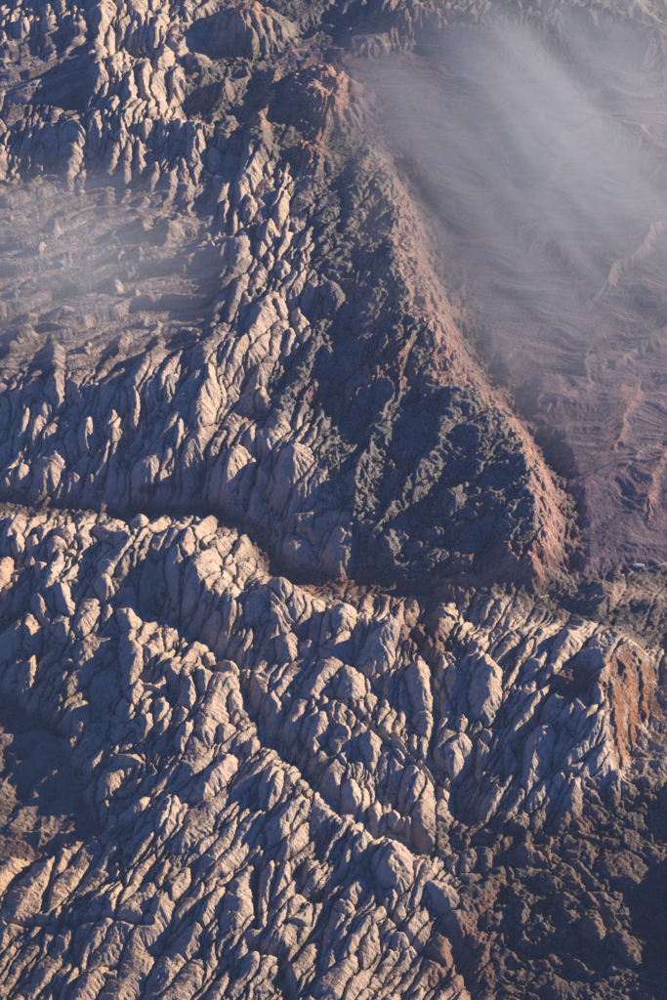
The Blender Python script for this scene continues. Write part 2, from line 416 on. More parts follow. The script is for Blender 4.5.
for poly, lean, spread, (w0, w1), (e0, e1), hf, tries in FILL:
    P = np.array(poly, float)
    lo, hi = P.min(0), P.max(0)
    x = rng.uniform(lo[0], hi[0], tries); y = rng.uniform(lo[1], hi[1], tries)
    ok = inside(poly, x, y)
    for nm in ('plain', 'eastslope', 'redcliff'): ok &= ~inside(REG[nm], x, y)
    if lean != 16: ok &= ~inside(REG['wash'], x, y)
    x, y = x[ok], y[ok]
    hws = np.sort(w0 * (1.6 * w1 / w0) ** (rng.random(len(x)) ** 2.2))[::-1]
    la_c, la_s = math.cos(math.radians(lean)), math.sin(math.radians(lean))
    big = fbm(x / 70 + 5, y / 60, 2)                  # patches of broad slabs and patches of thin fins
    tall = fbm(x / 55 + 40, y / 45, 2)
    for cx0, cy0, hw, bg_, tl in zip(x, y, hws, big, tall):
        hw = hw * (1.05 + .75 * max(-.55, min(1.2, bg_ * 1.6)))
        hl = hw * max(1.2, rng.uniform(e0, e1) * min(1.0, (2.4 * w0 / hw) ** .3))
        Q = PLACED[:len(SPECS)]
        qx, qy = cx0 - Q[:, 0], cy0 - Q[:, 1]
        m = np.hypot((qx * la_s + qy * la_c) / (.66 * (Q[:, 2] + hw)), (qx * la_c - qy * la_s) / (.66 * (Q[:, 3] + hl)))
        if m.min() < 1: continue
        a = math.radians(lean + rng.normal(0, spread))
        cx, cy = math.cos(a) * hl, -math.sin(a) * hl
        if cy > 0: cx, cy = -cx, -cy
        add_dome(cx0 + cx, cy0 + cy, cx0 - cx, cy0 - cy, hw, hf * rng.uniform(.5, 1.15) * (1 + .7 * max(-.8, min(1, tl * 1.5))))
build_domes()
print('domes', len(DOMES), time.time() - T0)

# bend the plan a little so that outlines are uneven
WX = GX + fbm(GX / 260, GY / 260, 5, .55) * 27
WY = GY + fbm(GX / 260 + 31, GY / 260 + 7, 5, .55) * 27
DH = np.full(GX.shape, -60.0, np.float32)
DID = np.full(GX.shape, -1, np.int32)
D2 = np.full(GX.shape, -60.0, np.float32)           # the runner-up, to find where two fins meet
for k, D in enumerate(DOMES):
    R = max(D['L'], D['W']) * 1.45 + 60
    j0, j1 = np.searchsorted(Yrow, [D['c'][1] - R, D['c'][1] + R])
    if j1 <= j0: continue
    s = X1[j0]
    smx = X1[min(j1, NR - 1)]
    i0 = int(np.floor((min((D['c'][0] - R) / s, (D['c'][0] - R) / smx) + 1) / 2 * (NC - 1)))
    i1 = int(np.ceil((max((D['c'][0] + R) / s, (D['c'][0] + R) / smx) + 1) / 2 * (NC - 1)))
    i0, i1 = max(i0, 0), min(i1, NC)
    if i1 <= i0: continue
    x = WX[j0:j1, i0:i1] - D['c'][0]; y = WY[j0:j1, i0:i1] - D['c'][1]
    t = (x * D['d'][0] + y * D['d'][1]) / D['L']
    v = (-x * D['d'][1] + y * D['d'][0]) / D['W']
    v = v / (1 - D['taper'] * np.clip(t, -1.3, 1.3)) + D['skew'] * (1 - t * t) * .5
    tt = t - D['top'] * (1 - t * t)          # summit sits towards the upper end
    r2 = np.abs(tt) ** D['te'] + np.abs(v) ** D['p']
    h = D['h'] * (1 - r2 ** D['k'] + D['tilt'][0] * t + D['tilt'][1] * v)
    h = np.maximum(h, -60)
    sub = DH[j0:j1, i0:i1]; sub2 = D2[j0:j1, i0:i1]
    better = h > sub
    np.copyto(sub2, np.where(better, sub, np.maximum(sub2, h)))
    sub[better] = h[better]
    DID[j0:j1, i0:i1][better & (h > 4)] = k
print('dome field', time.time() - T0)

# ------------------------------------------------------------------ put the height together
SC = np.repeat((np.hypot(Yrow, CAM_H) / 12500.0)[:, None], NC, 1)        # distance scale
FL = np.maximum(DH, 0) - 14 * (DH <= 0) * smooth(0, -40, DH)
SLOT = np.exp(-((DH - D2) / (3.5 + .07 * np.maximum(DH, 0))) ** 2) * (DH > -8)
calm = np.clip(MASK['plain'] + MASK['basin'] + MASK['wash'] * .65 + MASK['eastslope'] + MASK['redcliff'], 0, 1)
H = M + (FL - 17 * SLOT) * (1 - 0.93 * calm)
H += fbm(GX / 900, GY / 900, 4) * (22 - 8 * MASK['plateau'])
# blocks of several fins: long ridges running with the fins
c6, s6 = math.cos(math.radians(72)), math.sin(math.radians(72))
ra, rb = GX * c6 + GY * s6, -GX * s6 + GY * c6
blk = fbm(ra / 950 + 3, rb / 420, 2, .5, True)
wx2, wy2 = GX + fbm(GX / 500 + 60, GY / 500, 3) * 160, GY + fbm(GX / 500, GY / 500 + 60, 3) * 160
spur = fbm(wx2 / 880 + 21, wy2 / 700, 2, .5, True)
blk = blk + 1.5 * (spur - .4)
H += (1 - calm) * (1 - .6 * MASK['mesa'] - .7 * MASK['plateau'] - .5 * MASK['lowland']).clip(0, 1) * (blk - .4) * 25

# straight joints cut through the slickrock
def cut(H, line, width, depth):
    P = np.array(line, float)
    x, y, _ = on_macro(P[:, 0], P[:, 1], 30)
    for k in range(len(x) - 1):
        ex, ey = x[k + 1] - x[k], y[k + 1] - y[k]
        R = width * 4
        j0, j1 = np.searchsorted(Yrow, [min(y[k], y[k + 1]) - R, max(y[k], y[k + 1]) + R])
        X, Y = WX[j0:j1] * .6 + GX[j0:j1] * .4, WY[j0:j1] * .6 + GY[j0:j1] * .4
        t = np.clip(((X - x[k]) * ex + (Y - y[k]) * ey) / (ex * ex + ey * ey), 0, 1)
        d = np.hypot(X - x[k] - t * ex, Y - y[k] - t * ey)
        CUT[j0:j1] = np.maximum(CUT[j0:j1], depth * np.exp(-(d / width) ** 2))
CUT = np.zeros_like(H)
cut(H, [(205,662),(240,680),(262,712),(276,745),(300,762),(318,786),(335,803),(372,832),(410,840),(432,850)], 58, 70)
cut(H, [(150,600),(175,618),(210,640),(240,660)], 60, 60)
cut(H, [(330,698),(380,735),(430,775),(462,795)], 16, 45)
cut(H, [(340,705),(385,748),(440,790)], 14, 30)
cut(H, [(430,660),(436,710),(432,770)], 22, 60)
cut(H, [(400,625),(420,650),(440,680)], 26, 40)
cut(H, [(556,690),(520,740),(500,790)], 20, 40)
cut(H, [(470,770),(458,800),(470,812)], 60, 90)
cut(H, [(300,870),(302,890),(318,898),(345,870)], 30, 60)
cut(H, [(400,830),(372,860),(345,890),(320,920),(290,960)], 14, 35)
cut(H, [(370,850),(376,900),(410,935),(440,960)], 15, 35)
cut(H, [(255,866),(255,930)], 12, 60)
cut(H, [(250,945),(280,955),(290,1000)], 30, 60)
cut(H, [(10,925),(60,930),(110,920),(150,930)], 16, 40)
cut(H, [(120,850),(122,890),(115,920)], 14, 40)
cut(H, [(60,850),(45,920)], 14, 35)
cut(H, [(262,450),(246,510)], 16, 50)
cut(H, [(230,205),(228,232)], 20, 60)
cut(H, [(440,905),(455,940),(470,980),(480,1010)], 40, 40)
cut(H, [(640,800),(560,850),(600,905)], 30, 25)
H = H - CUT * (1 - .5 * calm)

# straight sets of joints in the reef (two directions)
ca, sa = math.cos(math.radians(62)), math.sin(math.radians(62))
reef = np.clip(1 - calm - MASK['lowland'] * .5 - MASK['plateau'], 0, 1)
for ang, per, dep in ((60, 240, 22), (-28, 620, 16)):
    c_, s_ = math.cos(math.radians(ang)), math.sin(math.radians(ang))
    q = (-GX * s_ + GY * c_ + fbm(GX / 700, GY / 700, 2) * 90) / (per * SC ** .7)
    cell = np.floor(q); fr = q - cell
    lat = noise(cell * 7.7 + .5, (GX * c_ + GY * s_) / 900)
    H -= reef * dep * smooth(.05, .3, lat) * np.exp(-((fr - .5) * per * SC ** .7 / 9) ** 2)

# the badlands of the basin, the layered plateau, the plain
bx = GX + fbm(GX / 900, GY / 900, 3) * 260; by = GY + fbm(GX / 900 + 80, GY / 900, 3) * 260
ridge = fbm(bx / 1300, by / 520, 5, .52, True)
H += MASK['basin'] * (ridge * 11 + 10 + 13 * fbm(bx / 1500 + 70, by / 190, 4, .6))
H += MASK['wash'] * (fbm(GX / 180, GY / 180, 4) * 9 + fbm(bx / 420 + 12, by / 260, 4, .5, True) * 12)
H += MASK['plain'] * fbm(bx / 420 + 9, by / 300, 5, .5, True) * 16
H += MASK['vale'] * fbm(bx / 500 + 3, by / 500, 4, .5, True) * 22
H += MASK['eastslope'] * fbm(GX / 260, GY / 260, 3, .5) * 34
H += MASK['mesa'] * fbm(bx / 520 + 4, by / 520, 4, .5, True) * 24
H += MASK['lowland'] * fbm(bx / 240 + 4, by / 200, 5, .55, True) * 14
# layered ledges on the plateau: long low steps running slightly uphill to the right
pl = (GY - .34 * GX) + fbm(GX / 900, GY / 900, 3) * 110 + fbm(GX / 160, GY / 160, 2) * 16
for per, amp, off in ((420., 90., 0.), (150., 24., 40.)):
    q = (pl + off) / per; cell = np.floor(q); fr = q - cell
    lat = .55 + .75 * noise(cell * 3.7 + .5, GX / 700 + cell * .31)
    H += MASK['plateau'] * amp * np.clip(lat, .05, 1.4) * (np.where(fr < .18, fr / .18, (1 - fr) / .82) - .5)
# smaller ledges on the red cliff, the east slope and the lowland
for mname, st, amt in (('redcliff', 40., .4), ('wash', 16., .8), ('lowland', 22., .6), ('eastslope', 40., .35), ('mesa', 24., .9), ('vale', 24., .5)):
    tc = H + fbm(GX / 160, GY / 160, 3) * 14
    fr = tc / st - np.floor(tc / st)
    H += MASK[mname] * (st * (smooth(.5, .95, fr) - fr) * amt)

def hill(px, py, rad, h, rid=1.2):
    global H
    x, y, _ = on_macro([px], [py], h * .5)
    X, Y = WX - x[0], WY - y[0]
    r = np.hypot(X, Y) / rad
    H += h * smooth(1.0, .18, r + .12 * noise(GX / 90, GY / 90)) ** 1.15
def scarp(line, steep, gentle, h, col=None, amt=.7):
    """a low cuesta: steep on the right-hand side of the line's direction, gentle on the other"""
    global H
    P = np.array(line, float)
    x, y, _ = on_macro(P[:, 0], P[:, 1], h * .6)
    R = max(steep, gentle) * 2.2
    j0, j1 = np.searchsorted(Yrow, [y.min() - R, y.max() + R])
    X, Y = WX[j0:j1], WY[j0:j1]
    best = np.full(X.shape, 1e9); sgn = np.ones(X.shape); endf = np.ones(X.shape); n = len(x) - 1
    for k in range(n):
        ex, ey = x[k + 1] - x[k], y[k + 1] - y[k]
        tr = ((X - x[k]) * ex + (Y - y[k]) * ey) / (ex * ex + ey * ey)
        t = np.clip(tr, 0, 1)
        qx, qy = X - x[k] - t * ex, Y - y[k] - t * ey
        d = np.hypot(qx, qy); w = d < best
        best = np.where(w, d, best); sgn = np.where(w, np.sign(ex * qy - ey * qx), sgn)
    wd = np.where(sgn < 0, steep, gentle)
    b = np.clip(1 - best / wd, 0, 1)
    H[j0:j1] += h * b ** 1.3
    if col is not None: PAINT.append((j0, j1, b, col, amt))
PAINT = []
pale = (.27, .22, .215); org = (.32, .21, .18)  # pale puts the sunlight on low cliff edges into their colour
# the spines of the reef: long crests that drop towards the south
scarp([(40,600),(75,585),(110,576),(150,556),(178,556),(205,592),(232,612),(262,604),(285,592),(330,612),(385,628),(430,640)], 190, 420, 75)
scarp([(90,640),(130,648),(180,680),(240,688),(300,698),(345,712),(380,738),(415,770)], 170, 300, 60)
scarp([(150,730),(200,738),(250,740),(280,770),(308,803),(350,838),(400,838)], 170, 330, 34)
scarp([(-60,930),(10,925),(70,922),(140,905),(200,935),(260,945),(330,900)], 150, 350, 45)
scarp([(470,640),(520,700),(560,720),(604,720)], 200, 420, 45)
scarp([(470,780),(520,795),(560,790),(600,790)], 150, 300, 40)
scarp([(-60,400),(20,400),(60,385),(130,400),(200,380),(230,345)], 200, 350, 70)
scarp([(120,480),(200,450),(240,442),(300,446),(330,470)], 230, 350, 70)
scarp([(80,80),(130,72),(165,74)], 300, 500, 110)
scarp([(90,130),(150,124),(200,136),(240,150)], 260, 400, 90)
scarp([(606,284),(614,268),(628,258),(642,248),(652,230),(668,220),(720,205)], 70, 260, 55, pale)
scarp([(612,364),(640,350),(668,340),(720,330)], 60, 220, 40, pale)
scarp([(560,404),(590,386),(586,376),(588,360)], 60, 200, 20, pale)
scarp([(618,442),(622,425),(636,392)], 60, 200, 20, org)
scarp([(632,462),(640,450),(655,446)], 60, 180, 18, pale)
scarp([(650,505),(652,480),(664,462)], 60, 200, 20, org)
scarp([(560,180),(540,186),(556,170)], 70, 260, 40, pale)
scarp([(640,130),(600,118),(560,140)], 80, 300, 50, pale)
scarp([(660,36),(640,26),(610,14),(590,10)], 120, 420, 110, pale)
scarp([(370,45),(395,28),(420,14),(440,14)], 120, 420, 110, pale)
scarp([(228,94),(236,84),(248,77),(247,68)], 60, 200, 50, pale)
scarp([(264,142),(262,122),(274,102),(270,90),(276,78)], 60, 240, 60, (.40,.28,.22))
scarp([(238,142),(252,136),(266,134)], 60, 140, 60, org)
scarp([(310,150),(324,140),(334,120)], 50, 200, 40, org)
scarp([(400,384),(401,366),(408,350)], 60, 260, 70, org)
scarp([(356,402),(366,392),(378,382)], 50, 220, 60, org)
scarp([(508,490),(490,500),(460,504),(436,512)], 45, 330, 70)
scarp([(470,478),(452,490),(444,506)], 40, 260, 50)
scarp([(530,546),(505,552),(480,560),(452,572)], 50, 300, 80, (.22,.12,.10), .6)
scarp([(528,566),(508,570),(480,582),(452,592)], 60, 160, 60, org)
scarp([(420,470),(395,500),(372,540)], 50, 240, 50)
scarp([(440,420),(420,470)], 50, 240, 40)
scarp([(380,420),(360,470),(352,510)], 60, 220, 60)
scarp([(400,610),(380,600),(355,600)], 40, 160, 25, org)
scarp([(440,596),(425,602),(400,604)], 40, 120, 30, org)
scarp([(70,742),(40,734),(0,736),(-60,738)], 40, 160, 35, (.30,.24,.20))
scarp([(90,842),(60,836),(40,832)], 40, 200, 40, (.34,.24,.17))
scarp([(60,770),(35,790),(20,815)], 60, 200, 26, (.30,.24,.19))
scarp([(45,750),(20,765),(0,785)], 60, 200, 24, (.30,.24,.19))
scarp([(70,790),(50,815),(45,830)], 60, 180, 22, (.28,.22,.18))
scarp([(612,690),(615,720),(620,750)], 35, 120, 35, (.34,.18,.11))
scarp([(622,670),(628,700),(632,735)], 35, 120, 35, (.36,.19,.11))
scarp([(640,668),(645,690),(642,715)], 35, 120, 25, (.34,.2,.13))
hill(322, 98, 520, 170); hill(328, 86, 300, 70); hill(250, 24, 420, 210); hill(312, 160, 240, 110); hill(247, 44, 200, 70)
hill(598, 600, 260, 30); hill(640, 596, 300, 20)

# runoff grooves following the slope, coarse to fine
dist = SC
heromask = np.zeros(len(DOMES) + 1); heromask[[k for k, D in enumerate(DOMES) if D['hero']]] = 1; heromask[-1] = 0
HM = blur(heromask[DID] * smooth(5, 25, DH), 2)
gstr = np.clip(.6 + .15 * HM + 1.7 * MASK['eastslope'] + .25 * MASK['redcliff'] - .15 * MASK['basin'] + .3 * MASK['mesa'] - .4 * MASK['plateau'] - .3 * MASK['wash'] + .2 * MASK['vale'], 0.15, 2.2)
for wl, amp in ((140, 9.5), (66, 5.5), (32, 2.8)):
    hx, hy = slopes(blur(H, 2))
    g = np.hypot(hx, hy) + 1e-6
    k = smooth(.05, .75, g)
    wls = wl * dist ** .8
    dx, dy = hx / g, hy / g
    e = gullies(GX / wls, GY / wls, dx * np.minimum(1, g * 4), dy * np.minimum(1, g * 4), 1.0)
    H += gstr * amp * dist ** .6 * k * (e - .3) * .8
# streams: rain flows to the lowest neighbour; where much water gathers the bed is cut down
def streams(H, iters, k, power, cap, strength):
    n, m = H.shape
    P = np.pad(H, 1, constant_values=1e9)
    dX = (X1 * (UCOL[1] - UCOL[0]))[:, None]; dYr = np.abs(np.gradient(Yrow))[:, None]
    best = np.zeros(H.shape); tgt = np.arange(n * m).reshape(n, m).copy()
    base = tgt.copy()
    for a, b in ((-1, -1), (-1, 0), (-1, 1), (0, -1), (0, 1), (1, -1), (1, 0), (1, 1)):
        d = np.sqrt((a * dYr) ** 2 + (b * dX) ** 2)
        sl = (H - P[1 + a:1 + a + n, 1 + b:1 + b + m]) / d
        w = sl > best
        best = np.where(w, sl, best); tgt = np.where(w, base + a * m + b, tgt)
    tgt = tgt.ravel(); pit = tgt == base.ravel()
    cell = np.broadcast_to(dX * dYr / 60.0, H.shape).ravel()
    acc = cell.copy()
    for _ in range(iters):
        f = np.where(pit, 0, acc)
        acc = cell + np.bincount(tgt, f, minlength=n * m)
    acc = acc.reshape(n, m)
    inc = np.minimum(k * np.maximum(acc - 4, 0) ** power, cap) * strength * smooth(0, .15, best)
    return inc, acc
wet = np.clip(1 - .6 * MASK['wash'] - .65 * MASK['plateau'] - .5 * MASK['basin'] - .55 * MASK['eastslope'] - .6 * MASK['redcliff'], 0, 1)
Hn = H + fbm(GX / 35, GY / 35, 3, .6) * 5
inc, acc = streams(Hn, 150, 3.4, .42, 60, wet)
H -= blur(inc, 1)
inc, acc = streams(H + fbm(GX / 25 + 7, GY / 25, 2, .6) * 2.5, 90, 1.2, .42, 22, wet)
H -= inc * .6 + blur(inc, 1) * .4
print('grooves', time.time() - T0)

H += fbm(GX / 60, GY / 60, 3, .55) * (3.2 - 1.2 * HM - 1.8 * MASK['basin'] + 3.0 * MASK['mesa'] + 2.5 * MASK['lowland'])
H = H.astype(np.float64)
hx, hy = slopes(H)
SLOPE = np.hypot(hx, hy)

# ------------------------------------------------------------------ what the rock is made of
def mix(c, m, col):
    col = np.array(col, np.float32)
    m = np.clip(m, 0, 1)[..., None].astype(np.float32)
    return c * (1 - m) + col * m
vary = fbm(GX / 340, GY / 340, 4)
fine = fbm(GX / 70, GY / 70, 3)
C = np.empty(GX.shape + (3,), np.float32); C[:] = (.47, .415, .365)             # pale cream sandstone
C = mix(C, smooth(-.1, .9, vary) * .55, (.42, .36, .32))
C = mix(C, smooth(.15, .8, -vary) * .4, (.52, .50, .49))
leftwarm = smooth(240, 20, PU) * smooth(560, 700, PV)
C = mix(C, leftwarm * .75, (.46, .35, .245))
C = mix(C, smooth(820, 1000, PV) * .5, (.33, .27, .225))  # browner towards the bottom: lens darkening and thinner haze painted into the rock
# reddish soil and scrub where the ground lies flat
flat = smooth(.42, .16, SLOPE + .12 * fine)
C = mix(C, flat * .55, (.20, .135, .10))
# scrub-lined stream beds: bushes, dark silt and painted crevice shade where water gathers
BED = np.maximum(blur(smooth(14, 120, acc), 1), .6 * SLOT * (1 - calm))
# the clefts between fins are dark with silt, rubble, bushes and shade put into the colour
SCRUB_SHADE = np.clip(np.exp(-((DH - D2) / 9.0) ** 2) + smooth(14, 1, DH), 0, 1) * (1 - calm) * (1 - MASK['plateau'])
C = mix(C, SCRUB_SHADE * smooth(-.3, .4, fine + .8 * vary) * .5, (.13, .116, .105))
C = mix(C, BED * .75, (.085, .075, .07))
VEG = .22 + .5 * flat + .35 * BED + .3 * SCRUB_SHADE
up_ = smooth(520, 380, PV)
C = mix(C, MASK['plateau'] * .8, (.25, .225, .235))
C = mix(C, MASK['plateau'] * smooth(0, .5, fine + vary) * .5, (.17, .145, .155))
bandA = fbm((GX + GY * .3) / 1100, pl / 95, 3, .6)
C = mix(C, MASK['plateau'] * smooth(.05, .3, bandA) * .7, (.40, .36, .35))
C = mix(C, MASK['plateau'] * smooth(.05, .3, -bandA) * .7, (.12, .11, .125))
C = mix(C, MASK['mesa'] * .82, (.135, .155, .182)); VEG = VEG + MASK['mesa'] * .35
C = mix(C, MASK['mesa'] * smooth(.1, .6, fine + .6 * vary) * .5, (.30, .27, .25))
C = mix(C, MASK['mesa'] * smooth(.35, .8, vary) * .4, (.24, .15, .12))
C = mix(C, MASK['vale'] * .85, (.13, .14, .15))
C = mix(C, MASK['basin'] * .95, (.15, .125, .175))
C = mix(C, MASK['basin'] * smooth(-.1, .5, ridge - .5 + .4 * vary) * .5, (.19, .165, .20))
C = mix(C, MASK['basin'] * smooth(.2, .7, -vary + .3 * fine) * .5, (.10, .105, .135))
flow = fbm(bx / 1500 + 70, by / 190, 4, .6)
C = mix(C, MASK['basin'] * smooth(.12, .5, flow) * .6, (.25, .19, .23))
C = mix(C, MASK['basin'] * smooth(.12, .5, -flow) * .6, (.095, .085, .13))

C = mix(C, MASK['eastslope'] * .95, (.19, .14, .15))
C = mix(C, MASK['eastslope'] * .9 * smooth(30, 190, M + 45 * vary + 25 * fine), (.52, .36, .325))
C = mix(C, MASK['eastslope'] * smooth(.1, .7, fine + vary) * .5 * smooth(80, 220, M), (.44, .34, .30))
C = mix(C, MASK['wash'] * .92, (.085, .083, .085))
C = mix(C, MASK['wash'] * smooth(.15, .6, vary + .4 * fine) * .6, (.17, .11, .095))
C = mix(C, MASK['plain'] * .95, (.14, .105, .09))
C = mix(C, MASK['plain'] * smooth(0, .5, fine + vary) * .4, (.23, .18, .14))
C = mix(C, MASK['redcliff'] * .95 * smooth(-.55, .25, fine + .5 * vary), (.23, .12, .085))
C = mix(C, MASK['redcliff'] * smooth(0, .6, fine) * .5, (.38, .2, .12))
C = mix(C, MASK['lowland'] * .88, (.085, .072, .066))  # brown soil, with the corner's shade and lens darkening painted in
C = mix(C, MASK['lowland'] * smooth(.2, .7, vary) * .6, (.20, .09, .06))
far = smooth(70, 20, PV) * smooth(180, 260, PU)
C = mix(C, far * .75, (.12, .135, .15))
# bedding that crops out along the slopes: red, pale and grey beds at their own heights
bed = noise((H + 10 * vary) / 21, GX / 2600 + .5) + .6 * noise((H + 6 * vary) / 8 + 40, GX / 1900)
lay = np.clip(.28 * MASK['mesa'] + .65 * MASK['wash'] + .5 * MASK['lowland'] + .6 * MASK['redcliff'] + .25 * MASK['vale'] + .35 * MASK['eastslope'] + .5 * MASK['plain'], 0, .8)
C = mix(C, lay * smooth(.12, .4, bed), (.25, .22, .21))
C = mix(C, lay * smooth(.12, .4, -bed) * .8, (.17, .095, .08))
# strewn red soil in hollows of the reef seen in the photograph, red hills, and painted corner darkness
def patch(px, py, rx, ry, col, amt):
    global C
    d = np.hypot((PU - px + 10 * fine) / rx, (PV - py + 8 * vary) / ry)
    C = mix(C, smooth(1.2, .5, d) * amt, col)
for a in ((425,640,34,22,(.15,.085,.07),.85),(575,690,28,22,(.17,.075,.055),.85),(320,100,30,34,(.48,.33,.29),.9),(338,112,16,24,(.40,.23,.20),.6),(250,25,24,24,(.46,.27,.18),.7),
          (312,160,16,14,(.46,.26,.2),.7),(380,375,26,16,(.36,.16,.12),.7),(455,960,40,45,(.19,.10,.075),.7),(320,590,60,14,(.21,.11,.085),.6),(230,625,10,10,(.40,.2,.14),.6),
          (155,494,20,6,(.09,.095,.10),.85),(15,600,18,40,(.44,.27,.17),.5),(625,600,40,11,(.34,.27,.235),.95),(320,400,30,14,(.25,.14,.12),.6),(255,425,18,10,(.25,.14,.12),.6),
          (545,860,40,14,(.26,.19,.15),.6),(600,935,24,20,(.22,.15,.12),.6),(660,930,30,60,(.07,.055,.05),.7)):  # last ellipse paints the lower-right corner's darkness into the ground colour
    patch(*a)
for j0, j1, b, col, amt in PAINT:
    C[j0:j1] = mix(C[j0:j1], smooth(.25, .75, b + .15 * fine[j0:j1]) * amt, col)
VEG = VEG - .9 * smooth(1.2, .5, np.hypot((PU - 625) / 38, (PV - 600) / 10))
VEG = np.clip(VEG - .25 * MASK['basin'] - .3 * MASK['eastslope'] - .35 * MASK['redcliff'] + .3 * MASK['wash'] + .2 * MASK['lowland'] + .3 * MASK['vale'] - .2 * MASK['plain'], 0, 1)
print('colours', time.time() - T0)

# ------------------------------------------------------------------ materials
def rock_material(name, strata=.35, bump=1.0, joint=3.0, veg_col=(.045, .05, .035)):
    m = bpy.data.materials.new(name); m.use_nodes = True
    nt = m.node_tree; N = nt.nodes; Lk = nt.links
    bsdf = N['Principled BSDF']
    bsdf.inputs['Roughness'].default_value = .92
    bsdf.inputs['Specular IOR Level'].default_value = .15
    def node(t, **kw):
        n = N.new(t)
        for k, v in kw.items(): setattr(n, k, v)
        return n
    def math_(op, a, b=None, c=None):
        n = node('ShaderNodeMath', operation=op)
        for i, q in enumerate((a, b, c)):
            if q is None: continue
            if isinstance(q, (int, float)): n.inputs[i].default_value = q
            else: Lk.new(q, n.inputs[i])
        return n.outputs[0]
    def noise_(vec, scale, detail=4, rough=.6):
        n = node('ShaderNodeTexNoise'); n.inputs['Scale'].default_value = scale
        n.inputs['Detail'].default_value = detail; n.inputs['Roughness'].default_value = rough
        Lk.new(vec, n.inputs['Vector']); return n.outputs['Fac']
    geo = node('ShaderNodeNewGeometry'); pos = geo.outputs['Position']
    col = node('ShaderNodeAttribute', attribute_name='rock'); veg = node('ShaderNodeAttribute', attribute_name='scrub')
    sep = node('ShaderNodeSeparateXYZ'); Lk.new(pos, sep.inputs[0])
    # thin bedding bands that follow height, bent a little
    n1 = noise_(pos, .004, 3)
    zz = math_('ADD', math_('MULTIPLY', sep.outputs[2], .045), math_('MULTIPLY', n1, 7.0))
    comb = node('ShaderNodeCombineXYZ'); Lk.new(zz, comb.inputs[2])
    band = noise_(comb.outputs[0], 2.2, 3, .7)
    grain = noise_(pos, .035, 5, .68)
    tone = math_('ADD', math_('MULTIPLY', math_('SUBTRACT', band, .5), strata), math_('MULTIPLY', math_('SUBTRACT', grain, .5), .85))
    tone = math_('ADD', tone, 1.0)
    vm = node('ShaderNodeVectorMath', operation='SCALE'); Lk.new(col.outputs['Color'], vm.inputs[0]); Lk.new(tone, vm.inputs['Scale'])
    st = node('ShaderNodeMapping'); st.vector_type = 'TEXTURE'; st.inputs['Scale'].default_value = (9, 22, 160); Lk.new(pos, st.inputs['Vector'])
    streak = noise_(st.outputs[0], 1.0, 3, .6)
    patchy = noise_(pos, .006, 4, .6)
    varnish = math_('MULTIPLY', math_('MINIMUM', math_('MAXIMUM', math_('MULTIPLY', math_('SUBTRACT', math_('ADD', math_('MULTIPLY', streak, .6), math_('MULTIPLY', patchy, .55)), .55), 5.0), 0.0), 1.0), .45)
    vmix = node('ShaderNodeMix', data_type='RGBA', blend_type='MULTIPLY'); Lk.new(varnish, vmix.inputs['Factor']); Lk.new(vm.outputs[0], vmix.inputs[6]); vmix.inputs[7].default_value = (.52, .43, .38, 1)
    # scrub and juniper dots, a few metres each
    vor = node('ShaderNodeTexVoronoi'); vor.inputs['Scale'].default_value = .055; Lk.new(pos, vor.inputs['Vector'])
    clump = noise_(pos, .009, 3)
    thr = math_('MULTIPLY', math_('MULTIPLY', veg.outputs['Fac'], clump), .95)
    dot = math_('LESS_THAN', vor.outputs['Distance'], thr)
    mixn = node('ShaderNodeMix', data_type='RGBA')
    Lk.new(math_('MULTIPLY', dot, .75), mixn.inputs['Factor']); Lk.new(vmix.outputs[2], mixn.inputs[6]); mixn.inputs[7].default_value = (*veg_col, 1)
    Lk.new(mixn.outputs[2], bsdf.inputs['Base Color'])
    # relief finer than the mesh: cracks and ledges of a few metres
    b1 = noise_(pos, .06, 6, .65)
    rid = math_('ABSOLUTE', math_('SUBTRACT', noise_(pos, .022, 4, .6), .5))
    hgt = math_('ADD', math_('MULTIPLY', b1, 9.0), math_('MULTIPLY', math_('MINIMUM', rid, .08), 60.0))
    hgt = math_('ADD', hgt, math_('MULTIPLY', band, 5.0 * strata))
    # joints: thin cracks along two stretched sets
    wob = node('ShaderNodeTexNoise'); wob.inputs['Scale'].default_value = .012; wob.inputs['Detail'].default_value = 3; Lk.new(pos, wob.inputs['Vector'])
    wv = node('ShaderNodeVectorMath', operation='MULTIPLY_ADD'); Lk.new(wob.outputs['Color'], wv.inputs[0]); wv.inputs[1].default_value = (55, 55, 10); Lk.new(pos, wv.inputs[2])
    crack = None
    for rot, sc, in ((66, (150, 30, 90)), (20, (70, 44, 70))):
        mp = node('ShaderNodeMapping'); mp.vector_type = 'TEXTURE'; mp.inputs['Rotation'].default_value = (0, 0, math.radians(rot)); mp.inputs['Scale'].default_value = sc
        Lk.new(wv.outputs[0], mp.inputs['Vector'])
        ve = node('ShaderNodeTexVoronoi', feature='DISTANCE_TO_EDGE'); ve.inputs['Scale'].default_value = 1.0; Lk.new(mp.outputs[0], ve.inputs['Vector'])
        c = math_('MINIMUM', math_('MULTIPLY', ve.outputs['Distance'], 7.0), 1.0)
        crack = c if crack is None else math_('MULTIPLY', crack, c)
    hgt = math_('ADD', hgt, math_('MULTIPLY', crack, joint))
    bp = node('ShaderNodeBump'); bp.inputs['Strength'].default_value = bump; bp.inputs['Distance'].default_value = 1.5
    Lk.new(hgt, bp.inputs['Height']); Lk.new(bp.outputs[0], bsdf.inputs['Normal'])
    return m
MAT = {'reef': rock_material('slickrock', .45, .6), 'red': rock_material('red_beds', .8, joint=2.0), 'soft': rock_material('desert_soil', .6, .45, joint=.5)}

